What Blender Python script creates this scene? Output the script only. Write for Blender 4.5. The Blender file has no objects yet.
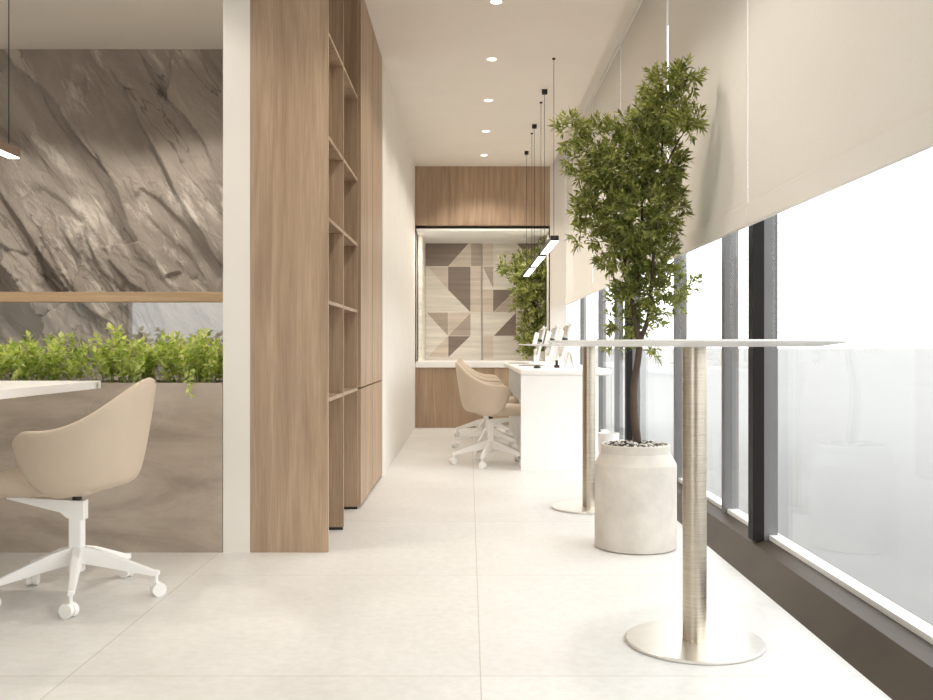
import bpy, bmesh, math, random
from mathutils import Vector, Matrix, noise
R = math.radians
S = bpy.context.scene
COL = S.collection
random.seed(7)

# ---------------------------------------------------------------- helpers
def P(px, py, d):
    """point at depth d (m in front of the lens) that the photo shows at px,py"""
    return Vector(((px - 469) * d / 930, d, 1 - (py - 347) * d / 930))

def link(o, parent=None):
    COL.objects.link(o)
    if parent: o.parent = parent
    return o

def obj(name, bm, mat, parent=None, smooth=False, loc=None, auto=None):
    me = bpy.data.meshes.new(name)
    if len(bm.faces) < 20000: bmesh.ops.recalc_face_normals(bm, faces=bm.faces)
    bm.to_mesh(me); bm.free()
    mats = mat if isinstance(mat, (list, tuple)) else [mat]
    for m in mats: me.materials.append(m)
    if smooth:
        for p in me.polygons: p.use_smooth = True
        if auto: me.set_sharp_from_angle(angle=R(auto))
    o = bpy.data.objects.new(name, me)
    if loc is not None: o.location = loc
    return link(o, parent)

def thing(name, label, cat, loc=(0, 0, 0), rz=0, group=None):
    o = bpy.data.objects.new(name, None)
    o.empty_display_size = .1
    o.location = loc; o.rotation_euler = (0, 0, rz)
    o['label'] = label; o['category'] = cat
    if group: o['group'] = group
    return link(o)

def tag(o, label, cat, group=None):
    o['label'] = label; o['category'] = cat
    if group: o['group'] = group
    return o

def struct(name, bm, mat, parent=None, **k):
    o = obj(name, bm, mat, parent, **k)
    if not parent: o['kind'] = 'structure'
    return o

def copy_tree(o, parent=None):
    c = o.copy(); COL.objects.link(c)
    c.parent = parent
    for ch in list(o.children): copy_tree(ch, c)
    return c

def box(bm, x0, x1, y0, y1, z0, z1, bevel=0, seg=2, mi=0):
    r = bmesh.ops.create_cube(bm, size=1)
    vs = r['verts']
    for v in vs:
        v.co = Vector((x0 + (v.co.x + .5) * (x1 - x0), y0 + (v.co.y + .5) * (y1 - y0), z0 + (v.co.z + .5) * (z1 - z0)))
    fs = {f for v in vs for f in v.link_faces}
    for f in fs: f.material_index = mi
    if bevel:
        es = list({e for v in vs for e in v.link_edges})
        bmesh.ops.bevel(bm, geom=es, offset=bevel, segments=seg, profile=.5, affect='EDGES')
    return bm

def BX(*a, **k):
    return box(bmesh.new(), *a, **k)

def lathe(bm, prof, n=48, cx=0, cy=0, cap0=True, cap1=True):
    rings = []
    for r, z in prof:
        rings.append([bm.verts.new((cx + r * math.cos(2 * math.pi * i / n), cy + r * math.sin(2 * math.pi * i / n), z)) for i in range(n)])
    for a, b in zip(rings, rings[1:]):
        for i in range(n):
            bm.faces.new((a[i], a[(i + 1) % n], b[(i + 1) % n], b[i]))
    if cap0: bm.faces.new(rings[0])
    if cap1: bm.faces.new(rings[-1])
    return bm

def tube(bm, pts, rad, n=8):
    pts = [Vector(p) for p in pts]
    if not isinstance(rad, (list, tuple)): rad = [rad] * len(pts)
    rings = []
    up = Vector((.13, .21, 1)).normalized()
    for i, p in enumerate(pts):
        t = (pts[min(i + 1, len(pts) - 1)] - pts[max(i - 1, 0)]).normalized()
        a = t.cross(up)
        if a.length < .2: a = t.cross(Vector((1, .2, 0)))
        a.normalize(); b = t.cross(a)
        rings.append([bm.verts.new(p + rad[i] * (a * math.cos(2 * math.pi * k / n) + b * math.sin(2 * math.pi * k / n))) for k in range(n)])
    for a, b in zip(rings, rings[1:]):
        for i in range(n):
            bm.faces.new((a[i], a[(i + 1) % n], b[(i + 1) % n], b[i]))
    bm.faces.new(rings[0]); bm.faces.new(rings[-1])
    return bm

def smooth_path(pts, n=6):
    pts = [Vector(p) for p in pts]; out = []
    for i in range(len(pts) - 1):
        p0 = pts[max(i - 1, 0)]; p1 = pts[i]; p2 = pts[i + 1]; p3 = pts[min(i + 2, len(pts) - 1)]
        for k in range(n):
            t = k / n
            out.append(.5 * ((2 * p1) + (p2 - p0) * t + (2 * p0 - 5 * p1 + 4 * p2 - p3) * t * t + (-p0 + 3 * p1 - 3 * p2 + p3) * t ** 3))
    out.append(pts[-1]); return out

# ---------------------------------------------------------------- materials
def nt(name):
    m = bpy.data.materials.new(name); m.use_nodes = True
    n = m.node_tree; n.nodes.clear()
    out = n.nodes.new('ShaderNodeOutputMaterial')
    return m, n, out

def N(n, t, **k):
    x = n.nodes.new(t)
    for a, b in k.items():
        if a in x.inputs: x.inputs[a].default_value = b
        else: setattr(x, a, b)
    return x

def mapped(n, scale=(1, 1, 1), rot=(0, 0, 0), loc=(0, 0, 0), coord='Object'):
    tc = N(n, 'ShaderNodeTexCoord'); mp = N(n, 'ShaderNodeMapping')
    mp.inputs['Scale'].default_value = scale; mp.inputs['Rotation'].default_value = rot; mp.inputs['Location'].default_value = loc
    n.links.new(tc.outputs[coord], mp.inputs['Vector']); return mp.outputs['Vector']

def ramp(n, fac, stops):
    r = N(n, 'ShaderNodeValToRGB'); els = r.color_ramp.elements
    while len(els) < len(stops): els.new(.5)
    for e, (p, c) in zip(els, stops):
        e.position = p; e.color = (*c, 1) if len(c) == 3 else c
    n.links.new(fac, r.inputs['Fac']); return r.outputs['Color']

def mix(n, fac, a, b, mode='MIX'):
    x = N(n, 'ShaderNodeMix', data_type='RGBA', blend_type=mode)
    for idx, v in ((0, fac), (6, a), (7, b)):
        if isinstance(v, (int, float)): x.inputs[idx].default_value = v
        elif isinstance(v, tuple): x.inputs[idx].default_value = (*v, 1) if len(v) == 3 else v
        else: n.links.new(v, x.inputs[idx])
    return x.outputs[2]

def bumped(n, h, strength, dist=.01):
    b = N(n, 'ShaderNodeBump', Strength=strength, Distance=dist)
    n.links.new(h, b.inputs['Height']); return b.outputs['Normal']

def noisy(name, c, var=.06, scale=4, rough=.5, metal=0, bump=0, bscale=60, spec=.5, stretch=(1, 1, 1)):
    m, n, out = nt(name)
    b = N(n, 'ShaderNodeBsdfPrincipled', Roughness=rough, Metallic=metal)
    b.inputs['Specular IOR Level'].default_value = spec
    v = mapped(n, stretch)
    t = N(n, 'ShaderNodeTexNoise', Scale=scale, Detail=6, Roughness=.6); n.links.new(v, t.inputs['Vector'])
    lo = tuple(max(0, x * (1 - var)) for x in c); hi = tuple(min(1, x * (1 + var)) for x in c)
    n.links.new(ramp(n, t.outputs['Fac'], [(.3, lo), (.7, hi)]), b.inputs['Base Color'])
    if bump:
        t2 = N(n, 'ShaderNodeTexNoise', Scale=bscale, Detail=4); n.links.new(v, t2.inputs['Vector'])
        n.links.new(bumped(n, t2.outputs['Fac'], bump), b.inputs['Normal'])
    n.links.new(b.outputs[0], out.inputs[0]); return m

def wood(name, c0, c1, c2, ax=2):
    def sc(a, b): return tuple(b if i == ax else a for i in range(3))
    m, n, out = nt(name)
    b = N(n, 'ShaderNodeBsdfPrincipled', Roughness=.5); b.inputs['Specular IOR Level'].default_value = .35
    v = mapped(n, sc(9, .55))
    w = N(n, 'ShaderNodeTexNoise', Scale=1.6, Detail=3, Roughness=.5, Distortion=1.2); n.links.new(v, w.inputs['Vector'])
    v2 = mapped(n, sc(60, 1.6))
    f = N(n, 'ShaderNodeTexNoise', Scale=2.2, Detail=6, Roughness=.7); n.links.new(v2, f.inputs['Vector'])
    v3 = mapped(n, sc(1.3, .25))
    pl = N(n, 'ShaderNodeTexNoise', Scale=2, Detail=2); n.links.new(v3, pl.inputs['Vector'])
    a = ramp(n, w.outputs['Fac'], [(.25, c0), (.5, c1), (.75, c2)])
    g = ramp(n, f.outputs['Fac'], [(.3, (.72, .7, .68)), (.6, (1.05, 1.05, 1.05))])
    p = ramp(n, pl.outputs['Fac'], [(.35, (.88, .87, .86)), (.65, (1.08, 1.08, 1.08))])
    n.links.new(mix(n, 1, mix(n, .8, a, g, 'MULTIPLY'), p, 'MULTIPLY'), b.inputs['Base Color'])
    n.links.new(bumped(n, f.outputs['Fac'], .12, .004), b.inputs['Normal'])
    n.links.new(b.outputs[0], out.inputs[0]); return m

def emit(name, c, s):
    m, n, out = nt(name); e = N(n, 'ShaderNodeEmission', Strength=s); e.inputs['Color'].default_value = (*c, 1)
    n.links.new(e.outputs[0], out.inputs[0]); return m

def glass(name, tint=(.97, .98, .98), refl=1):
    m, n, out = nt(name)
    tr = N(n, 'ShaderNodeBsdfTransparent'); tr.inputs['Color'].default_value = (*tint, 1)
    gl = N(n, 'ShaderNodeBsdfGlossy', Roughness=0); gl.inputs['Color'].default_value = (1, 1, 1, 1)
    g = N(n, 'ShaderNodeNewGeometry')
    dt = N(n, 'ShaderNodeVectorMath', operation='DOT_PRODUCT'); n.links.new(g.outputs['Incoming'], dt.inputs[0]); n.links.new(g.outputs['Normal'], dt.inputs[1])
    def ma(op, a, b):
        x = N(n, 'ShaderNodeMath', operation=op)
        for i, v in enumerate((a, b)):
            if v is None: continue
            if isinstance(v, (int, float)): x.inputs[i].default_value = v
            else: n.links.new(v, x.inputs[i])
        return x.outputs[0]
    k = ma('POWER', ma('SUBTRACT', 1, ma('ABSOLUTE', dt.outputs['Value'], None)), 5)   # Schlick, the same from both sides
    fr = ma('ADD', ma('MULTIPLY', k, .96 * refl), .04 * refl)
    mx = N(n, 'ShaderNodeMixShader')
    n.links.new(fr, mx.inputs[0]); n.links.new(tr.outputs[0], mx.inputs[1]); n.links.new(gl.outputs[0], mx.inputs[2])
    n.links.new(mx.outputs[0], out.inputs[0]); return m

def leafmat(name, cols, trans):
    m, n, out = nt(name)
    g = N(n, 'ShaderNodeNewGeometry')
    c = ramp(n, g.outputs['Random Per Island'], [(i / (len(cols) - 1), k) for i, k in enumerate(cols)])
    b = N(n, 'ShaderNodeBsdfPrincipled', Roughness=.45); b.inputs['Specular IOR Level'].default_value = .4
    n.links.new(c, b.inputs['Base Color'])
    t = N(n, 'ShaderNodeBsdfTranslucent')
    n.links.new(mix(n, 1, c, (1.3, 1.3, .7), 'MULTIPLY'), t.inputs['Color'])
    mx = N(n, 'ShaderNodeMixShader'); mx.inputs[0].default_value = trans
    n.links.new(b.outputs[0], mx.inputs[1]); n.links.new(t.outputs[0], mx.inputs[2])
    n.links.new(mx.outputs[0], out.inputs[0]); return m

def floor_material():
    m, n, out = nt('cream floor tile')
    b = N(n, 'ShaderNodeBsdfPrincipled', Roughness=.42); b.inputs['Specular IOR Level'].default_value = .45
    v = mapped(n, (1, 1, 1), loc=(-.035, -2.827, 0))
    br = N(n, 'ShaderNodeTexBrick', offset=0.0, squash=1.0)
    for k, x in (('Scale', 1), ('Mortar Size', .0022), ('Mortar Smooth', .3), ('Brick Width', 1.25), ('Row Height', 1.25)): br.inputs[k].default_value = x
    br.inputs['Color1'].default_value = (1, 1, 1, 1); br.inputs['Color2'].default_value = (.975, .97, .965, 1); br.inputs['Mortar'].default_value = (.7, .66, .6, 1)
    n.links.new(v, br.inputs['Vector'])
    t = N(n, 'ShaderNodeTexNoise', Scale=1.6, Detail=8, Roughness=.65); n.links.new(v, t.inputs['Vector'])
    t2 = N(n, 'ShaderNodeTexNoise', Scale=26, Detail=6, Roughness=.7); n.links.new(v, t2.inputs['Vector'])
    a = ramp(n, t.outputs['Fac'], [(.3, FLOOR_LO), (.7, FLOOR_HI)])
    s = ramp(n, t2.outputs['Fac'], [(.3, (.94, .93, .92)), (.6, (1.02, 1.02, 1.02))])
    n.links.new(mix(n, 1, mix(n, 1, a, s, 'MULTIPLY'), br.outputs['Color'], 'MULTIPLY'), b.inputs['Base Color'])
    n.links.new(ramp(n, t.outputs['Fac'], [(.3, (.36,) * 3), (.7, (.48,) * 3)]), b.inputs['Roughness'])
    n.links.new(b.outputs[0], out.inputs[0]); return m

def stone_material():
    m, n, out = nt('split slate stone')
    b = N(n, 'ShaderNodeBsdfPrincipled', Roughness=.7); b.inputs['Specular IOR Level'].default_value = .3
    v = mapped(n, (1, 1, 1), rot=(0, R(32), 0))
    def st(sc):
        mp = N(n, 'ShaderNodeMapping'); mp.inputs['Scale'].default_value = sc; n.links.new(v, mp.inputs['Vector']); return mp.outputs[0]
    t = N(n, 'ShaderNodeTexNoise', Scale=1.3, Detail=6, Roughness=.6, Distortion=.4); n.links.new(st((2.4, 1, .7)), t.inputs['Vector'])
    base = ramp(n, t.outputs['Fac'], [(.3, (.31, .265, .228)), (.5, (.42, .365, .318)), (.7, (.52, .46, .405))])
    # pale crusts and dark seams that run with the cleft
    t2 = N(n, 'ShaderNodeTexNoise', Scale=2.2, Detail=9, Roughness=.72, Distortion=.25); n.links.new(st((2.6, 1, .6)), t2.inputs['Vector'])
    pale = ramp(n, t2.outputs['Fac'], [(.53, (0, 0, 0)), (.6, (1, 1, 1))])
    t3 = N(n, 'ShaderNodeTexNoise', Scale=.8, Detail=5, Roughness=.55, Distortion=.3); n.links.new(st((2.6, 1, .4)), t3.inputs['Vector'])
    dark = ramp(n, t3.outputs['Fac'], [(.435, (0, 0, 0)), (.44, (1, 1, 1)), (.446, (0, 0, 0))])
    msk = N(n, 'ShaderNodeTexNoise', Scale=1.1, Detail=2); n.links.new(v, msk.inputs['Vector'])
    k = ramp(n, msk.outputs['Fac'], [(.42, (0, 0, 0)), (.56, (.85,) * 3)])
    c = mix(n, mix(n, 1, pale, k, 'MULTIPLY'), base, (.78, .72, .65))
    c = mix(n, mix(n, .8, (0, 0, 0), dark), c, (.12, .1, .085))
    n.links.new(c, b.inputs['Base Color'])
    t4 = N(n, 'ShaderNodeTexNoise', Scale=13, Detail=9, Roughness=.7); n.links.new(st((2.2, 1, .8)), t4.inputs['Vector'])
    n.links.new(bumped(n, t4.outputs['Fac'], .75, .05), b.inputs['Normal'])
    n.links.new(b.outputs[0], out.inputs[0]); return m

def planter_material():
    m, n, out = nt('grey brown stoneware')
    b = N(n, 'ShaderNodeBsdfPrincipled', Roughness=.42)
    t = N(n, 'ShaderNodeTexNoise', Scale=1.4, Detail=9, Roughness=.62, Distortion=.5); n.links.new(mapped(n, (1, 1, 3.2), rot=(0, R(6), 0)), t.inputs['Vector'])
    c = ramp(n, t.outputs['Fac'], [(.28, (.27, .215, .17)), (.5, (.42, .35, .285)), (.72, (.54, .465, .39))])
    t2 = N(n, 'ShaderNodeTexNoise', Scale=1.1, Detail=5, Distortion=1.5); n.links.new(mapped(n, (1, 1, 2)), t2.inputs['Vector'])
    v = ramp(n, t2.outputs['Fac'], [(.494, (0, 0, 0)), (.5, (.14,) * 3), (.506, (0, 0, 0))])
    n.links.new(mix(n, v, c, (.6, .54, .48)), b.inputs['Base Color'])
    n.links.new(b.outputs[0], out.inputs[0]); return m

def steel_material():
    m, n, out = nt('brushed stainless steel')
    b = N(n, 'ShaderNodeBsdfPrincipled', Metallic=1, Roughness=.3)
    t = N(n, 'ShaderNodeTexNoise', Scale=3, Detail=6, Roughness=.8); n.links.new(mapped(n, (1.5, 1.5, 90)), t.inputs['Vector'])
    n.links.new(ramp(n, t.outputs['Fac'], [(.3, (.42, .365, .29)), (.7, (.68, .62, .53))]), b.inputs['Base Color'])
    n.links.new(ramp(n, t.outputs['Fac'], [(.3, (.24,) * 3), (.7, (.4,) * 3)]), b.inputs['Roughness'])
    n.links.new(bumped(n, t.outputs['Fac'], .06, .003), b.inputs['Normal'])
    n.links.new(b.outputs[0], out.inputs[0]); return m

def blind_material():
    m, n, out = nt('cream roller blind fabric')
    d = N(n, 'ShaderNodeBsdfDiffuse'); t = N(n, 'ShaderNodeBsdfTranslucent')
    w = N(n, 'ShaderNodeTexNoise', Scale=240, Detail=2); n.links.new(mapped(n, (1, 1, 1)), w.inputs['Vector'])
    n.links.new(ramp(n, w.outputs['Fac'], [(.3, (.84, .81, .765)), (.7, (.89, .865, .82))]), d.inputs['Color'])
    t.inputs['Color'].default_value = (.86, .82, .75, 1)
    mx = N(n, 'ShaderNodeMixShader'); mx.inputs[0].default_value = BLIND_T
    n.links.new(d.outputs[0], mx.inputs[1]); n.links.new(t.outputs[0], mx.inputs[2])
    n.links.new(mx.outputs[0], out.inputs[0]); return m

def tile_tone(name, c):
    return noisy(name, c, .16, 2.2, .5, bump=.1, bscale=30, stretch=(.6, 1, 9))

FLOOR_LO, FLOOR_HI = (.675, .668, .645), (.765, .762, .745)
BLIND_T = .18
WORLD = 4.5
EXPOSURE = -0.32

M = dict(
    floor=floor_material(),
    wall=noisy('warm white plaster', (.79, .76, .71), .025, 3, .7, bump=.05, bscale=40),
    ceiling=noisy('ceiling paint', (.84, .785, .715), .015, 2, .85),
    wood=wood('ash brown oak veneer', (.33, .23, .155), (.43, .312, .215), (.5, .368, .258)),
    railwood=wood('honey oak', (.4, .26, .16), (.5, .34, .21), (.56, .39, .25), 0),
    stone=stone_material(), planter=planter_material(),
    pot=noisy('cast concrete', (.62, .58, .525), .14, 5, .75, bump=.12, bscale=45),
    white=noisy('white lacquer', (.9, .89, .875), .01, 3, .35),
    leather=noisy('beige leather', (.56, .46, .355), .03, 8, .5, bump=.12, bscale=220),
    steel=steel_material(),
    darkmetal=noisy('black anodised frame', (.012, .01, .009), .1, 6, .55, spec=.2),
    greymetal=noisy('grey aluminium frame', (.15, .15, .15), .05, 6, .5),
    sill=noisy('dark bronze sill', (.075, .058, .044), .08, 4, .5),
    plate=noisy('satin steel plate', (.86, .83, .78), .03, 3, .34, metal=1, bump=.03, bscale=30, stretch=(1, 12, 1)),
    bronze=noisy('brown bronze', (.2, .13, .085), .1, 6, .45),
    black=noisy('matt black', (.02, .018, .016), .1, 8, .5),
    soil=noisy('dark soil', (.035, .028, .022), .3, 40, .9, bump=.6),
    pebble=noisy('pale pebble', (.6, .57, .52), .2, 30, .6),
    bark=noisy('brown bark', (.085, .058, .042), .35, 25, .85, bump=.5, bscale=70, stretch=(1, 1, .3)),
    leaf=leafmat('olive green leaf', [(.12, .145, .04), (.21, .24, .07), (.32, .35, .115), (.47, .47, .21)], .38),
    herb=leafmat('fresh green leaf', [(.26, .37, .09), (.45, .54, .17), (.6, .66, .27), (.75, .77, .42)], .5),
    glass=glass('anti reflective window glass', refl=.4), screenglass=glass('screen glass', (.97, .98, .98), 1.3), blind=blind_material(),
    lamp=emit('lamp diffuser', (1, .93, .82), 9),
    ground=noisy('pale concrete ground', (.19, .19, .187), .05, .3, .8),
    tone_dark=tile_tone('umber panel', (.24, .19, .16)), tone_mid=tile_tone('taupe panel', (.45, .38, .32)),
    tone_tan=tile_tone('sand panel', (.66, .58, .5)), tone_light=tile_tone('linen panel', (.77, .73, .66)),
    screen=noisy('blank screen with painted reflection', (.55, .54, .52), .03, 5, .2),  # switched-off display; the white it reflects is put into its base colour
    grey=noisy('mid grey felt', (.3, .29, .27), .1, 30, .9),
)

# ---------------------------------------------------------------- setting
CZ = 3.23
YB, YE, XL = -3.0, 13.6, -5.2
struct('floor', BX(XL, 1.2, YB, YE, -.12, 0), M['floor'])
struct('ceiling', BX(XL, 1.02, YB, YE, CZ, CZ + .42), M['ceiling'])
struct('trim_1', BX(1.02, 1.5, YB, YE, 3.42, 3.65), M['ceiling'])                # top of the blind pocket
struct('wall_left', BX(XL - .15, XL, YB, YE, 0, CZ), M['wall'])
bm = bmesh.new()                                                                 # wall behind the viewer with its window
box(bm, XL, -4.75, YB - .15, YB, 0, CZ); box(bm, -1.6, 1.5, YB - .15, YB, 0, 3.6)
box(bm, -4.75, -1.6, YB - .15, YB, 0, .35); box(bm, -4.75, -1.6, YB - .15, YB, 2.3, CZ)
struct('wall_back', bm, M['wall'])
struct('window_back', BX(-4.75, -1.6, YB - .08, YB - .07, .35, 2.3), M['glass'])
struct('wall_right', BX(1.25, 1.4, YB, .6, 0, 3.6), M['wall'])
struct('wall_corridor', BX(-1.066, -.665, 7.153, 11.48, 0, CZ), M['wall'])
struct('wall_column', BX(-1.197, -1.066, 4.526, 7.3, 0, CZ), M['wall'])
struct('wall_room', BX(XL, -1.0, 7.12, 7.3, 0, CZ), M['wall'])
# far end: oak clad bulkhead over an open niche
NB = 12.9
bm = bmesh.new()
box(bm, -.665, 1.0, 11.48, NB + .1, 2.5, CZ)
struct('wall_far', bm, M['wood'])
struct('trim_2', BX(-.665, 1.0, 11.53, NB + .1, 2.462, 2.5), M['black'])        # shadow gap
struct('trim_3', BX(-.65, .985, 11.49, NB, 2.43, 2.462), M['white'])             # niche ceiling
struct('wall_niche', BX(-.665, 1.0, NB, NB + .1, 0, 2.5), M['wall'])
struct('wall_niche_left', BX(-1.066, -.665, 11.48, NB + .1, 0, CZ), M['wall'])
struct('trim_4', BX(-.665, -.65, 11.485, 11.52, .8, 2.5), M['black'])
struct('trim_5', BX(.985, 1.0, 11.485, 11.52, .8, 2.5), M['black'])
struct('wall_far_right', BX(1.0, 1.2, 11.48, NB + .1, 0, 3.6), M['wall'])
struct('wall_end', BX(.9, 1.6, YE, YE + .1, 0, 3.65), M['wall'])

GX = 1.375
# facade: sill, panes, mullions
bm = bmesh.new()
pr = [(1.2, -.12), (1.2, 0), (1.3, .1), (1.366, .12), (1.47, .12), (1.47, -.12)]
ra = [bm.verts.new((x, .6, z)) for x, z in pr]; rb = [bm.verts.new((x, YE, z)) for x, z in pr]
bm.faces.new(ra); bm.faces.new(rb)
for i in range(6): bm.faces.new((ra[i], ra[(i + 1) % 6], rb[(i + 1) % 6], rb[i]))
struct('trim_6', bm, M['sill'])
ms = [(4.24, 'dark'), (4.93, 'grey'), (6.1, 'grey'), (7.66, 'dark'), (8.62, 'grey'), (9.7, 'grey'), (11.3, 'grey')]
edges = [.6] + [y for y, k in ms] + [YE]
for i in range(len(edges) - 1):
    w = struct('window_%d' % (i + 1), BX(GX, GX + .01, edges[i] + (.03 if i else 0), edges[i + 1] - .03, .142, 3.42), M['glass'])
    struct('bottom_rail', BX(GX - .006, GX + .05, edges[i], edges[i + 1], .12, .142), M['white'], w)
    if i:
        y, k = ms[i - 1]
        if k == 'dark':
            struct('inner_mullion', BX(1.294, 1.346, y, y + .07, .116, 3.42), M['darkmetal'], w)
            struct('mullion', BX(1.346, 1.408, y, y + .06, .117, 3.42), M['greymetal'], w)
        else:
            struct('mullion', BX(1.355, 1.43, y, y + .06, .117, 3.42), M['greymetal'], w)
g = struct('ground_outside', BX(1.47, 400, -300, 700, -.3, -.12), M['ground'])

# ---------------------------------------------------------------- roller blinds
joints = [(.62, 2.28), (2.31, 3.99), (4.004, 5.585), (5.64, 7.32), (7.36, 9.0), (9.04, 10.68), (10.72, 11.46)]
bl = ['cream roller blind nearest the camera, over the large clear window at far right',
      'cream roller blind hanging at right edge, over the large clear window nearest the camera',
      'cream roller blind directly right of the tree crown, next to the black window post',
      'cream roller blind behind the upper right of the tree crown',
      'cream roller blind behind the left side of the tree crown',
      'cream roller blind above the far end of the desk, second from the end wall',
      'narrow cream roller blind next to the far end wall']
BXP = 1.2
for i, (a, b) in enumerate(joints):
    if i == 0: continue
    t = thing('roller_blind', bl[i], 'blind', (BXP, (a + b) / 2, 1.52), group='roller blinds along the windows')
    h = (b - a) / 2
    obj('fabric', BX(-.002, .002, -h, h, .09, 1.87), M['blind'], t)
    obj('hem_bar', BX(-.013, .011, -h, h, 0, .095, bevel=.004), M['blind'], t)
    obj('headrail', BX(-.012, .03, -h, h, 1.865, 1.899, bevel=.004), M['white'], t)

# ---------------------------------------------------------------- stone wall
bm = bmesh.new()
x0, x1, z0, z1 = -4.3, -1.2, 0, CZ
nx, nz = 250, 260
ca, sa = math.cos(R(-57)), math.sin(R(-57))
rows = []
for j in range(nz + 1):
    row = []
    for i in range(nx + 1):
        x = x0 + (x1 - x0) * i / nx; z = z0 + (z1 - z0) * j / nz
        wx = .08 * noise.noise(Vector((x * 1.7, z * 1.7, 3.1))); wz = .08 * noise.noise(Vector((x * 1.7, z * 1.7, 9.7)))
        u = (x + wx) * ca + (z + wz) * sa; v = -(x + wx) * sa + (z + wz) * ca
        q = Vector((u * .75, v * 3.0, .5))
        dist, pts = noise.voronoi(q)
        p = pts[0]; r1 = noise.cell(p * 7.31); r2 = noise.cell(p * 5.17 + Vector((3, 1, 2)))
        h = .075 * r1 + (q.y - p.y) * .1 * r2 + (q.x - p.x) * .08 * r1
        st = noise.noise(Vector((u * .5 + 7, v * 2.2, 2))) * 4.5; fl = math.floor(st); fr = st - fl
        h += .035 * (fl + min(1, max(0, (fr - .78) / .22)))
        q2 = Vector((u * 2.4, v * 7, 4.5)); d2, p2 = noise.voronoi(q2)
        amp = max(0, noise.noise(Vector((x * .9 + 4, z * .9, 1))) + .25)
        h += amp * (.05 * noise.cell(p2[0] * 3.7) + (q2.y - p2[0].y) * .035 * noise.cell(p2[0] * 9.1))
        h += .016 * noise.fractal(Vector((u * 3, v * 9, 0)), 1, 2.1, 6) * (1 + 2.2 * amp)
        row.append(bm.verts.new((x, 7.0 - .03 - h * .8 * min(1, (CZ - z) / .3 + .02), z)))
    rows.append(row)
for j in range(nz):
    for i in range(nx):
        bm.faces.new((rows[j][i], rows[j][i + 1], rows[j + 1][i + 1], rows[j + 1][i]))
o = struct('wall_stone', bm, M['stone'], smooth=True)
so = o.modifiers.new('depth', 'SOLIDIFY'); so.thickness = .03; so.offset = -1

# ---------------------------------------------------------------- built-in oak units
t = thing('bookcase', 'tall open oak bookcase with two bays of empty shelves and wide side panel', 'bookcase', (-1.066, 4.526, 0))
D = .38
obj('side_panel', BX(0, D, 0, .025, 0, CZ), M['wood'], t)
obj('back_panel', BX(0, .015, .025, 1.224, .02, CZ), M['wood'], t)
for y in (.574, 1.224): obj('divider', BX(.015, D, y - .02, y, .0 if y < 0 else .016, CZ), M['wood'], t)
for (ya, yb) in ((.025, .554), (.574, 1.204)):
    for z in (.74, 1.22, 1.63, 2.03, 2.54):
        obj('shelf', BX(.015, D - .003, ya, yb, z - .009, z + .009), M['wood'], t)
for y in (.574, 1.224): obj('plinth', BX(.02, D - .004, y - .018, y - .002, 0, .016), M['black'], t)
t = thing('tall_cupboard', 'tall oak cupboard with flat handleless doors beyond the open shelves', 'cupboard', (-1.062, 5.755, 0))
obj('body', BX(0, D - .03, .002, 1.395, .016, CZ - .002), M['wood'], t)
for a, b in ((.004, .692), (.704, 1.395)):
    obj('lower_door', BX(D - .028, D + .012, a, b, .018, .741), M['wood'], t)
    obj('upper_door', BX(D - .028, D + .012, a, b, .75, CZ - .004), M['wood'], t)
obj('plinth', BX(.02, D - .02, .01, 1.39, 0, .016), M['black'], t)

# ---------------------------------------------------------------- niche at the far end
t = thing('built_in_counter', 'oak fronted counter with thick white top inside the far niche', 'counter', (0, 11.48, 0))
obj('front_panel', BX(-.66, .995, .03, .06, 0, .745), M['wood'], t)
obj('worktop', BX(-.66, .995, 0, NB - 11.48 - .05, .745, .82, bevel=.006), M['white'], t)
def niche_panel(name, label, px0, px1, polys):
    s = 930 / (NB - .05); yy = NB - .05
    def W(cx, cy): return ((410 + cx / 4.667 - 469) / s, 1 - (220 + cy / 4.667 - 347) / s)
    bm = bmesh.new()
    xa, za = W(px0, 70); xb, zb = W(px1, 648); zb = .82
    box(bm, xa, xb, yy, NB - .003, zb, 2.43, mi=0)
    for mi, pts in polys:
        q = [W(*p) for p in pts]
        q = [(min(max(x, xa + .002), xb - .002), max(z, zb)) for x, z in q]
        fr = [bm.verts.new((x, yy - .003, z)) for x, z in q]; bk = [bm.verts.new((x, yy + .002, z)) for x, z in q]
        f = bm.faces.new(fr); f.material_index = mi
        k = len(q)
        for i in range(k):
            f = bm.faces.new((fr[i], fr[(i + 1) % k], bk[(i + 1) % k], bk[i])); f.material_index = mi
    o = obj(name, bm, [M['tone_light'], M['tone_dark'], M['tone_mid'], M['tone_tan']])
    return tag(o, label, 'wall panel', 'patterned panels in the far niche')
niche_panel('patterned_panel', 'left wall panel in niche, large dark brown geometric shapes on pale wood', 60, 333, [
    (1, [(73, 100), (282, 100), (178, 216), (73, 216)]), (3, [(282, 108), (282, 216), (178, 216)]), (2, [(284, 100), (333, 100), (333, 216), (284, 216)]),
    (1, [(178, 218), (282, 218), (282, 430), (178, 325)]), (3, [(84, 218), (176, 218), (176, 323)]), (3, [(284, 218), (333, 218), (333, 430), (284, 430)]),
    (2, [(78, 432), (177, 432), (177, 540)]), (3, [(179, 432), (281, 432), (179, 538)]), (2, [(282, 434), (282, 540), (179, 540)]),
    (1, [(179, 542), (281, 542), (179, 640)]), (3, [(177, 542), (177, 640), (80, 640)])])
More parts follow.
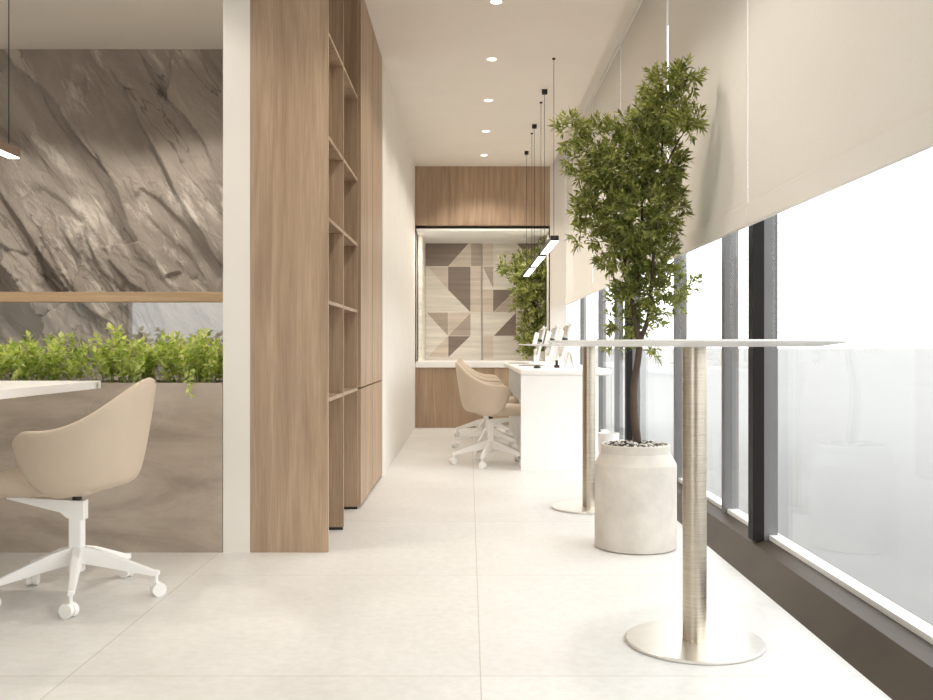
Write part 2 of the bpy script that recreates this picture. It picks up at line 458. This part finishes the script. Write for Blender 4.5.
niche_panel('patterned_panel', 'right wall panel in niche, partly behind the far potted tree', 339, 611, [
    (2, [(339, 218), (388, 218), (388, 318)]), (3, [(339, 100), (388, 100), (388, 216), (339, 216)]), (1, [(498, 110), (600, 110), (600, 216)]),
    (1, [(388, 326), (495, 326), (388, 430)]), (2, [(495, 328), (495, 430), (390, 430)]), (3, [(339, 325), (387, 325), (387, 430), (339, 430)]),
    (1, [(495, 432), (495, 540), (392, 540)]), (3, [(497, 432), (600, 432), (600, 540), (497, 540)]), (2, [(497, 330), (600, 330), (600, 430)]),
    (3, [(339, 542), (388, 542), (388, 645), (339, 645)]), (2, [(600, 218), (655, 218), (655, 325), (600, 325)])])
bm = bmesh.new(); box(bm, -.65, -.6, 11.9, NB - .06, .82, 2.43)
o = obj('side_panel', bm, M['tone_light']); o.name = 'niche_cheek_panel'
tag(o, 'pale upright panel on the left inside of the far niche', 'wall panel')

# ---------------------------------------------------------------- planter, rail, glass screen
PZ = .825
t = thing('planter', 'long low grey brown stone planter filled with green plants', 'planter', (-1.2, 4.526, 0))
obj('body', BX(-3.98, 0, 0, .44, 0, PZ - .04), M['planter'], t)
bm = bmesh.new(); box(bm, -3.98, 0, 0, .03, PZ - .04, PZ); box(bm, -3.98, 0, .41, .44, PZ - .04, PZ)
obj('rim', bm, M['planter'], t)
obj('soil', BX(-3.98, 0, .03, .41, PZ - .04, PZ - .025), M['soil'], t)
t = thing('glass_screen', 'low clear glass screen with oak top rail behind the planter', 'screen', (-1.2, 4.99, 0))
obj('pane', BX(-3.98, 0, -.004, .004, 0, 1.24), M['screenglass'], t)
obj('top_rail', BX(-3.98, 0, -.03, .03, 1.24, 1.294, bevel=.003), M['railwood'], t)

# ---------------------------------------------------------------- leaves
def leaf(bm, p, d, nrm, L, W, bend=.15):
    d = d.normalized(); s = d.cross(nrm)
    if s.length < .05: s = d.cross(Vector((.3, .8, .5)))
    s.normalize(); u = s.cross(d)
    a = bm.verts.new(p); c = bm.verts.new(p + d * L - u * L * bend)
    m = bm.verts.new(p + d * L * .48 - u * L * .0)
    l = bm.verts.new(p + d * L * .45 + s * W + u * W * .35); r = bm.verts.new(p + d * L * .45 - s * W + u * W * .35)
    bm.faces.new((a, m, l)); bm.faces.new((l, m, c)); bm.faces.new((a, r, m)); bm.faces.new((r, c, m))

def rv(rg):
    while True:
        v = Vector((rg.uniform(-1, 1), rg.uniform(-1, 1), rg.uniform(-1, 1)))
        if .05 < v.length < 1: return v

def sprig(bm, p, d, rg, n, L, W, twig):
    d = d.normalized(); s = d.orthogonal().normalized(); ang = rg.uniform(0, 6.28)
    for k in range(n):
        f = k / max(1, n - 1); ang += 2.4
        side = Matrix.Rotation(ang, 3, d) @ s
        ld = d * (.35 + .8 * f) + side * (1.05 - .55 * f) + Vector((0, 0, -.12))
        leaf(bm, p + d * twig * f, ld, d + Vector((0, 0, .6)), L * rg.uniform(.7, 1.15), W * rg.uniform(.8, 1.2), rg.uniform(0, .25))

def crown(lobes, base_d, s, seed, L, W, n_leaf=9):
    """lobes: (px, py, rx, ry, depth offset, sprigs)"""
    rg = random.Random(seed); bm = bmesh.new(); cs = []
    for (px, py, rx, ry, dd, ns) in lobes:
        d = base_d + dd; k = d / 930
        c = P(px, py, d); cs.append(c)
        rad = Vector((rx * k, (rx + ry) * .5 * k, ry * k))
        for i in range(ns):
            v = rv(rg); v = v.normalized() * (v.length ** .5)
            p = c + Vector((v.x * rad.x, v.y * rad.y, v.z * rad.z)) * .8
            d0 = Vector((v.x, v.y, v.z * .7 + .25)) + rv(rg) * .5
            sprig(bm, p, d0, rg, n_leaf, L, W, L * 1.1)
    return bm, cs

# ---------------------------------------------------------------- large potted tree
D0 = 4.66
base = Vector((.834, D0, 0))
t = thing('potted_tree', 'tall leafy tree with crooked trunk in pale concrete pot between the bar tables', 'potted tree', base)
bm = bmesh.new()
lathe(bm, [(.19, 0), (.203, .008), (.203, .41), (.201, .42), (.174, .468), (.172, .474), (.172, .512), (.169, .516), (.16, .516), (.157, .512), (.155, .46)], 72, cap1=False)
obj('pot', bm, M['pot'], t, smooth=True, auto=18)
bm = bmesh.new(); lathe(bm, [(.156, .455), (.156, .505), (.08, .52)], 48)
obj('soil', bm, M['soil'], t, smooth=True)
bm = bmesh.new(); rg = random.Random(3)
for i in range(260):
    a = rg.uniform(0, 6.28); r = .147 * rg.random() ** .5; rr = rg.uniform(.005, .012)
    if r < .03: continue
    mt = Matrix.Translation((r * math.cos(a), r * math.sin(a), .524 - .016 * r / .15 + rr * .3)) @ Matrix.Rotation(rg.uniform(0, 3), 4, 'Z') @ Matrix.Diagonal((rr * 1.3, rr * .9, rr * .75, 1))
    ret = bmesh.ops.create_icosphere(bm, subdivisions=1, radius=1, matrix=mt)
    mi = 0 if rg.random() < .55 else 1
    for f in {f for v in ret['verts'] for f in v.link_faces}: f.material_index = mi
o = obj('pebbles', bm, [M['pebble'], M['soil']], t, smooth=True); o['kind'] = 'stuff'
def PL(px, py, dd=0): return P(px, py, D0 + dd) - base
bm = bmesh.new()
tr = smooth_path([PL(638, 446), PL(634, 412), PL(634, 385), PL(638, 360), PL(640, 341)], 5)
tube(bm, tr, [.021 - .006 * i / (len(tr) - 1) for i in range(len(tr))], 12)
obj('trunk', bm, M['bark'], t, smooth=True)
lobes = [(630, 290, 14, 14, .05, 16), (682, 282, 10, 12, -.05, 8), (640, 322, 14, 12, .08, 10), (570, 134, 11, 17, .0, 29), (602, 139, 16, 19, .05, 38), (588, 165, 22, 19, -.05, 42), (666, 87, 20, 17, -.15, 38),
         (686, 77, 13, 11, -.2, 21), (662, 116, 27, 26, -.1, 91), (686, 122, 13, 13, -.25, 32), (642, 130, 24, 22, .05, 59), (622, 172, 37, 32, 0, 138),
         (654, 166, 32, 33, -.05, 147), (604, 205, 32, 30, .1, 96), (640, 216, 35, 33, -.1, 160), (664, 208, 22, 28, .15, 70), (592, 213, 16, 11, 0, 22),
         (625, 252, 30, 24, 0, 83), (652, 252, 24, 26, .1, 70), (586, 240, 13, 9, 0, 13), (655, 282, 20, 20, 0, 38), (672, 293, 12, 15, -.05, 19),
         (640, 275, 20, 17, .1, 32), (626, 300, 13, 15, .05, 22), (620, 322, 10, 9, .08, 16), (650, 318, 10, 15, 0, 16), (616, 347, 9, 7, .05, 10), (649, 349, 7, 7, .1, 6), (658, 305, 9, 9, -.05, 10)]
limbs = [([(640, 344, 0), (635, 318, .0), (630, 290, .02), (624, 255, .05), (614, 215, .05), (600, 175, .03), (590, 155, .0), (573, 140, 0)], .014),
         ([(640, 342, 0), (648, 318, -.02), (651, 292, -.03), (654, 250, -.05), (660, 200, -.08), (662, 150, -.1), (668, 100, -.15), (688, 78, -.2)], .0125),
         ([(632, 300, .01), (640, 265, .03), (642, 215, 0), (642, 165, .03), (642, 130, .05)], .010),
         ([(622, 250, .05), (606, 225, .1), (590, 214, 0)], .006), ([(660, 180, -.08), (676, 145, -.2), (692, 122, -.25)], .006),
         ([(650, 300, -.03), (662, 290, -.04), (673, 284, -.05)], .005), ([(642, 205, .0), (622, 175, 0), (604, 140, .05)], .006), ([(634, 312, 0), (626, 322, .05), (617, 345, .05)], .004),
         ([(641, 338, .0), (646, 344, .06), (650, 350, .1)], .003), ([(656, 240, -.05), (640, 225, -.1)], .005), ([(620, 240, .05), (600, 242, 0), (586, 240, 0)], .004)]
for pts, r in limbs:
    bm = bmesh.new(); pp = smooth_path([PL(*q) for q in pts], 5)
    tube(bm, pp, [max(.0018, r * (1 - .85 * i / (len(pp) - 1))) for i in range(len(pp))], 8)
    obj('branch', bm, M['bark'], t, smooth=True)
bm, cs = crown(lobes, D0, 200, 11, .044, .0068, 12)
for v in bm.verts:
    v.co -= base
    if v.co.x > 1.185 - base.x: v.co.x = 1.185 - base.x - (v.co.x - 1.185 + base.x) * .3
obj('foliage', bm, M['leaf'], t)

# ---------------------------------------------------------------- far potted tree on the counter
D1 = 12.1
base2 = Vector(((539 - 469) * D1 / 930, D1, .82))
t = thing('potted_tree', 'smaller dense potted tree standing on the counter in the far niche', 'potted tree', base2)
bm = bmesh.new(); lathe(bm, [(.07, 0), (.08, .012), (.085, .12), (.08, .122), (.076, .11)], 40, cap1=False)
obj('pot', bm, M['white'], t, smooth=True, auto=35)
bm = bmesh.new(); lathe(bm, [(.0765, .08), (.0765, .109)], 32); obj('soil', bm, M['soil'], t)
def PL2(px, py, dd=0): return P(px, py, D1 + dd) - base2
bm = bmesh.new(); pp = smooth_path([Vector((0, 0, .1)), PL2(537, 335), PL2(535, 315), PL2(533, 290), PL2(534, 265)], 5)
tube(bm, pp, [.016 - .01 * i / (len(pp) - 1) for i in range(len(pp))], 8); obj('trunk', bm, M['bark'], t, smooth=True)
lob2 = [(527, 349, 7, 7, 0, 16), (536, 347, 7, 8, .05, 16), (508, 268, 7, 8, 0, 18), (520, 275, 10, 12, -.05, 39), (532, 270, 14, 16, 0, 66), (540, 285, 13, 16, .05, 66), (527, 292, 14, 14, -.05, 66), (535, 308, 13, 16, 0, 75),
        (543, 262, 7, 12, .05, 24), (549, 272, 8, 9, -.05, 21), (545, 250, 6, 8, 0, 15), (531, 325, 10, 14, 0, 51), (528, 340, 8, 12, -.05, 30), (536, 335, 8, 10, .05, 27), (524, 262, 8, 8, 0, 18), (521, 306, 7, 8, 0, 15)]
bm, cs = crown(lob2, D1, 77, 5, .075, .014, 8)
for v in bm.verts:
    v.co -= base2
    if v.co.z < .012: v.co.z = .012 + (.012 - v.co.z) * .3
    for ax, lim in ((0, .985 - base2.x), (1, NB - .08 - base2.y)):
        if v.co[ax] > lim: v.co[ax] = lim - (v.co[ax] - lim) * .4
obj('foliage', bm, M['leaf'], t)

# ---------------------------------------------------------------- bushes in the planter
bl = ['bright green bush in the stone planter at the left picture edge, behind the desk', 'bright green bush in the stone planter behind the visible part of the white desk top',
      'bright green bush in the planter between the desk corner and the near chair top', 'bright green bush in the stone planter, next to the white column']
for bi, bx in enumerate((-2.5, -2.135, -1.768, -1.405)):
    t = thing('leafy_bush', bl[bi], 'plant', (bx, 4.745, PZ - .027), group='bushes in the planter')
    rg = random.Random(40 + bi)
    bs = bmesh.new(); bm = bmesh.new()
    for k in range(38):
        x = rg.uniform(-.2, .2); y = rg.uniform(-.15, .15); hh = (.2 + .075 * rg.random()) * (1 - .22 * (abs(x) / .2) ** 2) * rg.uniform(.55, 1.05)
        top = Vector((x * 1.02, y * 1.05 + (-.03 if y < 0 else .0), hh))
        root = Vector((x * .5, y * .5, 0)); mid = (root + top) * .5 + Vector((rg.uniform(-.02, .02), rg.uniform(-.02, .02), .02))
        tube(bs, [root, mid, top], [.0025, .002, .0012], 5)
        for q in range(5):
            f = .25 + .75 * q / 4
            p = root.lerp(mid, f * 2) if f < .5 else mid.lerp(top, f * 2 - 1)
            sprig(bm, p, (top - root).normalized() + rv(rg) * .9, rg, 6, .042, .0125, .03)
    for v in bm.verts:
        lim = -1.205 - bx
        if bi == 3 and v.co.x > lim: v.co.x = lim - (v.co.x - lim) * .5
        for ax, lm in ((0, .176), (1, .215)):
            if abs(v.co[ax]) > lm and not (ax == 1 and v.co.y < 0): v.co[ax] = math.copysign(lm - (abs(v.co[ax]) - lm) * .5, v.co[ax])
        if v.co.z < .05: v.co.y = max(-.185, min(.185, v.co.y)); v.co.z = max(.002, v.co.z)
    if bi == 3 or bi == 1:                                                       # shoot hanging over the rim
        x = (-1.36 if bi == 3 else -2.2) - bx
        pp = [Vector((x, -.1, .06)), Vector((x, -.19, .09)), Vector((x + .01, -.243, .05)), Vector((x + .015, -.25, -.02))]
        tube(bs, smooth_path(pp, 4), .0015, 5)
        for p in smooth_path(pp, 4)[3:]: sprig(bm, p + Vector((0, -.012, 0)), Vector((rg.uniform(-.6, .6), -.3, -.5)), rg, 3, .026, .009, .012)
    obj('stems', bs, M['herb'], t)
    obj('foliage', bm, M['herb'], t)

# ---------------------------------------------------------------- tub chair
def make_chair(label, loc, rz, group):
    t = thing('tub_chair', label, 'chair', loc, rz, group)
    bm = bmesh.new(); nu, nv = 36, 12
    T, TB = R(124), R(97)
    grid = []
    for j in range(nv + 1):
        v = j / nv; row = []
        for i in range(nu + 1):
            u = -1 + 2 * i / nu
            th = u * (TB + (T - TB) * (1 - (1 - v) ** 2.6))
            tt = u * T
            k = min(abs(tt) / R(100), 1)
            zt = .684 + .194 * (.5 + .5 * math.cos(math.pi * k)) ** 1.1
            tipdrop = max(0, (abs(u) - .86) / .14)
            zt -= .05 * tipdrop ** 3
            zb = .432 + .03 * math.cos(th)
            sc = .73 + .27 * (v ** .62)
            x = .302 * math.cos(th) * sc + .004; y = .285 * math.sin(th) * (sc if abs(math.sin(th)) < 2 else sc)
            if x < 0: y *= 1 - .25 * (x / .3) ** 2
            row.append(bm.verts.new((x, y, zb + (zt - zb) * v)))
        grid.append(row)
    # rounded underside
    low = []
    for sc, dz in ((.84, -.014), (.55, -.02)):
        low.append([bm.verts.new((vv.co.x * sc, vv.co.y * sc, vv.co.z + dz)) for vv in grid[0]])
    grid = [low[1], low[0]] + grid
    for a, b in zip(grid, grid[1:]):
        for i in range(nu): bm.faces.new((a[i], a[i + 1], b[i + 1], b[i]))
    o = obj('shell', bm, M['leather'], t, smooth=True)
    s = o.modifiers.new('thick', 'SOLIDIFY'); s.thickness = .03; s.offset = -1
    s = o.modifiers.new('round', 'SUBSURF'); s.levels = 1; s.render_levels = 1
    bm = bmesh.new()
    box(bm, -.305, .13, -.2, .2, .425, .515, bevel=.04, seg=4)
    for v in bm.verts:
        if v.co.x < -.1: v.co.y *= 1 - .18 * ((-.1 - v.co.x) / .2) ** 2; v.co.z -= .01 * ((-.1 - v.co.x) / .2)
        if v.co.x > .0: v.co.y *= 1 - .25 * (v.co.x / .2) ** 2
    obj('seat_cushion', bm, M['leather'], t, smooth=True)
    bm = bmesh.new()
    prof = [(-.275, .402), (.034, .385), (.034, .31), (-.03, .318), (-.055, .34), (-.275, .393)]
    for w in (-.024, .024):
        pass
    a = [bm.verts.new((x, -.026 + (.01 if i in (0, 5) else 0), z)) for i, (x, z) in enumerate(prof)]
    b = [bm.verts.new((x, .026 - (.01 if i in (0, 5) else 0), z)) for i, (x, z) in enumerate(prof)]
    bm.faces.new(a); bm.faces.new(b)
    for i in range(6): bm.faces.new((a[i], a[(i + 1) % 6], b[(i + 1) % 6], b[i]))
    obj('support_arm', bm, M['white'], t)
    bm = bmesh.new(); lathe(bm, [(.018, .38), (.018, .425)], 20); obj('swivel', bm, M['black'], t)['label'] = 'black swivel under the seat'
    obj('column', BX(-.026, .026, -.024, .024, .1, .385, bevel=.006), M['white'], t)
    for k in range(5):
        a = R(1 + 72 * k); c, s_ = math.cos(a), math.sin(a)
        bm = bmesh.new()
        pr = [(.018, .135, .203, .021), (.10, .122, .183, .019), (.3, .083, .108, .013), (.328, .083, .104, .012)]
        rings = []
        for r, za, zb, w in pr:
            rings.append([bm.verts.new((r * c - y * s_, r * s_ + y * c, z)) for y, z in ((-w, za), (w, za), (w * .8, zb), (-w * .8, zb))])
        for p, q in zip(rings, rings[1:]):
            for i in range(4): bm.faces.new((p[i], p[(i + 1) % 4], q[(i + 1) % 4], q[i]))
        bm.faces.new(rings[0]); bm.faces.new(rings[-1])
        bmesh.ops.bevel(bm, geom=list(bm.edges), offset=.003, segments=2, affect='EDGES')
        lg = obj('leg', bm, M['white'], t)
        bm = bmesh.new(); r = .316
        lathe(bm, [(.007, .03), (.007, .086)], 10, r * c, r * s_)
        # two wheel discs with a hood between, turned to trail
        ta = a + R(35 + 50 * k)
        m0 = Matrix.Translation((r * c + .008 * math.cos(ta), r * s_ + .008 * math.sin(ta), .028)) @ Matrix.Rotation(ta, 4, 'Z') @ Matrix.Rotation(R(90), 4, 'X')
        for off in (-.013, .013):
            bmesh.ops.create_cone(bm, cap_ends=True, segments=24, radius1=.028 if off < 0 else .025, radius2=.025 if off < 0 else .028, depth=.016, matrix=m0 @ Matrix.Translation((0, 0, off)))
        bmesh.ops.create_cone(bm, cap_ends=True, segments=20, radius1=.021, radius2=.021, depth=.014, matrix=m0)
        obj('caster', bm, M['white'], lg, smooth=True, auto=30)
    return t
near = make_chair('large beige leather tub chair with white star base at the left desk', (-1.572, 3.73, 0), 0, 'beige tub chairs')
for (x, y, rz, lb) in ((.185, 7.95, 182, 'beige tub chair at near end of the far white desk, first of its row'),
                       (.185, 9.2, 180, 'beige tub chair half hidden behind the first one at the far desk'),
                       (.185, 10.4, 179, 'beige tub chair farthest away at the far desk, last of its row')):
    c = copy_tree(near); c.location = (x, y, 0); c.rotation_euler = (0, 0, R(rz)); c['label'] = lb

# ---------------------------------------------------------------- desks
t = thing('desk', 'white topped desk at left edge, next to the large beige chair', 'desk', (-2.25, 3.4, 0))
obj('worktop', BX(-.55, .52, -1.0, .97, .806, .842, bevel=.002), M['white'], t)
obj('edge_fitting', BX(.515, .5245, .91, .93, .812, .832), M['plate'], t)
for y in (-.8, .7): obj('leg', BX(-.5, -.42, y, y + .08, 0, .806), M['white'], t)
t = thing('desk', 'long white desk along the windows with a solid white end panel', 'desk', (.416, 7.5, 0))
bm = bmesh.new(); box(bm, 0, .735, 0, 3.65, .77, .82, bevel=.012, seg=3)
obj('worktop', bm, M['white'], t, smooth=True, auto=40)
obj('end_panel', BX(.004, .63, .012, .05, 0, .77), M['white'], t)
for y in (1.18, 2.4, 3.55): obj('divider', BX(.06, .63, y, y + .035, 0, .77), M['white'], t)
obj('modesty_panel', BX(.6, .63, .05, 3.55, .1, .77), M['white'], t)
obj('drawer_front', BX(.06, .08, .06, .09, .05, .77), M['white'], t)

# monitors, seen nearly edge-on
def make_monitor(label, loc, rz):
    t = thing('monitor', label, 'monitor', loc, rz, 'monitors on the far desk')
    L = R(14)
    def tilt(bm):
        bmesh.ops.transform(bm, matrix=Matrix.Translation((0, 0, .05)) @ Matrix.Rotation(L, 4, 'Y') @ Matrix.Translation((0, 0, -.05)), verts=bm.verts); return bm
    obj('display', tilt(BX(-.012, .012, -.27, .27, .07, .40, bevel=.008)), M['white'], t)
    obj('screen', tilt(BX(-.0135, -.0115, -.255, .255, .09, .385)), M['screen'], t)
    obj('webcam', tilt(BX(-.03, .02, -.305, -.22, .398, .414, bevel=.006)), M['white'], t)
    obj('side_panel', tilt(BX(-.1, -.05, -.33, -.3, .18, .33, bevel=.012, seg=3)), M['white'], t)
    obj('bracket', tilt(BX(-.055, .0, -.32, -.265, .235, .265)), M['black'], t)
    obj('stand', BX(-.02, .03, -.03, .03, .008, .16), M['white'], t)
    obj('foot', BX(-.09, .11, -.11, .11, 0, .01, bevel=.004), M['white'], t)
    return t
m1 = make_monitor('white monitor nearest on the far desk, rightmost of the three', (.86, 8.9, .82), 0)
for x, y, lb in ((.82, 9.75, 'white monitor in the middle of the three on the far desk'), (.76, 10.6, 'white monitor farthest along the far desk, leftmost of the three')):
    c = copy_tree(m1); c.location = (x, y, .82); c['label'] = lb
for x, y, lb in ((.545, 10.3, 'grey oval desk mat on the far desk, farther of two'), (.6, 9.0, 'grey oval desk mat on the far desk, nearer of two')):
    bm = bmesh.new(); lathe(bm, [(.2, 0), (.2, .004), (.19, .006)], 40)
    for v in bm.verts: v.co.x *= .6; v.co.y *= 1.2
    tag(obj('desk_mat', bm, M['grey'], loc=(x, y, .82)), lb, 'desk mat', 'desk mats')
for x, y, lb in ((.575, 7.85, 'small black mouse near the front left corner of the far white desk'), (.76, 8.05, 'small black gadget standing at the middle front of the far white desk')):
    if 'mouse' in lb:
        bm = bmesh.new(); bmesh.ops.create_uvsphere(bm, u_segments=24, v_segments=14, radius=1)
        for v in bm.verts: v.co = Vector((v.co.x * .032, v.co.y * .055, max(0, v.co.z) * .03))
        tag(obj('computer_mouse', bm, M['black'], smooth=True, loc=(x, y, .82)), lb, 'mouse')
    else:
        t = thing('tape_dispenser', lb, 'tape dispenser', (x, y, .82))
        bm = bmesh.new(); box(bm, -.02, .02, -.05, .05, 0, .025, bevel=.005); obj('base', bm, M['black'], t)
        bm = bmesh.new(); bmesh.ops.create_cone(bm, cap_ends=True, segments=24, radius1=.025, radius2=.025, depth=.02, matrix=Matrix.Translation((0, .01, .042)) @ Matrix.Rotation(R(90), 4, 'Y')); obj('roll', bm, M['black'], t)
t = thing('tent_stand', 'white folded tent shaped stand on the right of the far desk', 'stand', (.88, 8.15, .82))
for sgn in (-1, 1):
    bm = bmesh.new(); box(bm, -.004, .004, -.09, .09, 0, .14)
    bmesh.ops.transform(bm, matrix=Matrix.Translation((sgn * .038, 0, 0)) @ Matrix.Rotation(-sgn * R(14), 4, 'Y'), verts=bm.verts)
    obj('leaf_panel', bm, M['white'], t)

bm = bmesh.new()
t = thing('waste_bin', 'small white waste bin mostly hidden behind the large concrete pot', 'bin', (.975, 6.5, 0))
lathe(bm, [(.06, 0), (.075, .4), (.07, .4), (.056, .012)], 32); obj('body', bm, M['white'], t, smooth=True, auto=40)

# ---------------------------------------------------------------- bar tables
def make_table(label, x, y, r, z0=1.0, z1=1.022):
    t = thing('bar_table', label, 'table', (x, y, 0), 0, 'bar tables')
    bm = bmesh.new(); lathe(bm, [(.228, 0), (.23, .002), (.23, .009), (.228, .011), (.05, .011)], 96)
    obj('base_plate', bm, M['plate'], t, smooth=True, auto=30)
    bm = bmesh.new(); lathe(bm, [(.04, .011), (.04, z0 + .001)], 64); obj('pole', bm, M['steel'], t, smooth=True, auto=30)
    bm = bmesh.new(); lathe(bm, [(.1, z0), (r - .1, z0 + .002), (r - .002, z1 - .006), (r, z1 - .004), (r - .003, z1), (.02, z1)], 128)
    obj('tabletop', bm, M['white'], t, smooth=True, auto=30)
make_table('bar table nearest the camera, with thin round white top and brushed steel pole', .764, 3.15, .5)
make_table('bar table farther back, left of the concrete pot, thin round white top on steel pole', .745, 5.78, .44, 1.004, 1.018)

# ---------------------------------------------------------------- lamps
def make_pendant(label, x, ya, yb, z, boxes, dots, hm='black', hw=.031):
    t = thing('pendant_lamp', label, 'lamp', (x, (ya + yb) / 2, z), 0, 'linear pendant lamps')
    h = (yb - ya) / 2; yc = (ya + yb) / 2
    obj('housing', BX(-hw, hw, -h, h, .002, .042, bevel=.002), M[hm], t)
    obj('diffuser', BX(-hw + .003, hw - .003, -h + .004, h - .004, -.002, .004), M['lamp'], t)
    for k, (y, big) in enumerate([(q, 1) for q in boxes] + [(q, 0) for q in dots]):
        bm = bmesh.new(); tube(bm, [(0, y - yc, .04), (0, y - yc, CZ - z - .004)], .0022, 6); obj('cable', bm, M['black'], t)
        if big: obj('canopy', BX(-.023, .023, y - yc - .023, y - yc + .023, CZ - z - .04, CZ - z - .001, bevel=.003), M['black'], t)
        else:
            bm = bmesh.new(); lathe(bm, [(.012, CZ - z - .012), (.014, CZ - z - .001)], 14, 0, y - yc); obj('ceiling_clip', bm, M['black'], t)
make_pendant('slim linear pendant over the far desk, nearest and topmost of the three', .655, 7.1, 8.12, 1.81, [8.06], [7.18])
make_pendant('slim linear pendant over the far desk, middle of the three', .655, 8.34, 9.38, 1.81, [9.32], [8.465])
make_pendant('slim linear pendant over the far desk, farthest and lowest in view of the three', .655, 9.6, 10.65, 1.81, [10.59], [9.69])
make_pendant('lit linear pendant above the left desk, cut by the picture edge', -1.915, 2.75, 3.92, 1.795, [2.85], [3.87], 'bronze', .024)

def light(kind, name, loc, energy, color, **k):
    l = bpy.data.lights.new(name, kind); l.energy = energy; l.color = color
    for a, b in k.items(): setattr(l, a, b)
    o = bpy.data.objects.new(name, l); o.location = loc; COL.objects.link(o); return o
WARM = (1, .925, .83)
dl = {6.0: 'recessed downlight nearest the camera, at the top edge of the picture', 7.2: 'recessed round downlight in the corridor ceiling, second from the top',
      8.4: 'recessed round downlight in the corridor ceiling, third from the top', 9.6: 'recessed round downlight in the corridor ceiling, fourth from the top',
      10.8: 'recessed round downlight nearest the oak clad end wall'}
SPOT = 72
for y in (1.2, 2.4, 3.6, 4.8, 6.0, 7.2, 8.4, 9.6, 10.8):
    if y in dl:
        t = thing('downlight', dl[y], 'downlight', (.176, y, CZ), 0, 'corridor downlights')
        bm = bmesh.new(); lathe(bm, [(.036, -.001), (.036, -.004), (.05, -.004), (.05, -.001)], 32, cap0=False, cap1=False); obj('ring', bm, M['white'], t)
        bm = bmesh.new(); lathe(bm, [(.036, -.003), (.036, -.001)], 32); obj('diffuser', bm, M['lamp'], t)
    light('SPOT', 'corridor spot', (.176, y, CZ - .012), SPOT * (1.4 if 3 < y < 4 else 1.1 if y > 4 else .2), WARM, spot_size=R(130), spot_blend=.45, shadow_soft_size=.11)
for x in (-1.95, -3.1):
    light('SPOT', 'stone wall spot', (x, 6.0, CZ - .012), 95, WARM, spot_size=R(118), spot_blend=.35, shadow_soft_size=.03)
    light('SPOT', 'plant fill spot', (x + .1, 3.85, CZ - .012), 70, WARM, spot_size=R(124), spot_blend=.4, shadow_soft_size=.03)  # added lamps without fixtures, brightening the planter bushes from above and in front
l = light('AREA', 'niche light strip', (.17, 11.62, 2.42), 20, WARM, shape='RECTANGLE', size=1.5, size_y=.05)

# ---------------------------------------------------------------- world, portals, camera
w = bpy.data.worlds.new('overcast daylight'); S.world = w; w.use_nodes = True
bg = w.node_tree.nodes['Background']
bg.inputs['Color'].default_value = (1, 1, 1, 1); bg.inputs['Strength'].default_value = WORLD
for nm, loc, rot, sx, sy in (('side portal', (1.5, 6.5, 1.6), (0, R(90), 0), 3.2, 12.5), ('back portal', (-3.17, YB - .2, 1.33), (R(90), 0, 0), 3.2, 2.0)):
    o = light('AREA', nm, loc, 1, (1, 1, 1), shape='RECTANGLE', size=sx, size_y=sy)
    o.rotation_euler = rot; o.data.cycles.is_portal = True

cam = bpy.data.cameras.new('camera'); co = bpy.data.objects.new('camera', cam); COL.objects.link(co)
co.location = (0, 0, 1); co.rotation_euler = (R(90), 0, 0)
cam.sensor_width = 36; cam.lens = 36 * 930 / 933
cam.shift_x = -2.5 / 933; cam.shift_y = -3 / 933
cam.clip_start = .05; cam.clip_end = 2000
S.camera = co
S.view_settings.view_transform = 'Standard'; S.view_settings.look = 'None'
S.view_settings.gamma = 1; S.view_settings.exposure = EXPOSURE; S.view_settings.use_curve_mapping = False
c = S.cycles
c.use_denoising = True; c.max_bounces = 10; c.diffuse_bounces = 6; c.glossy_bounces = 4; c.transparent_max_bounces = 12
c.sample_clamp_indirect = 8; c.caustics_reflective = False; c.caustics_refractive = False
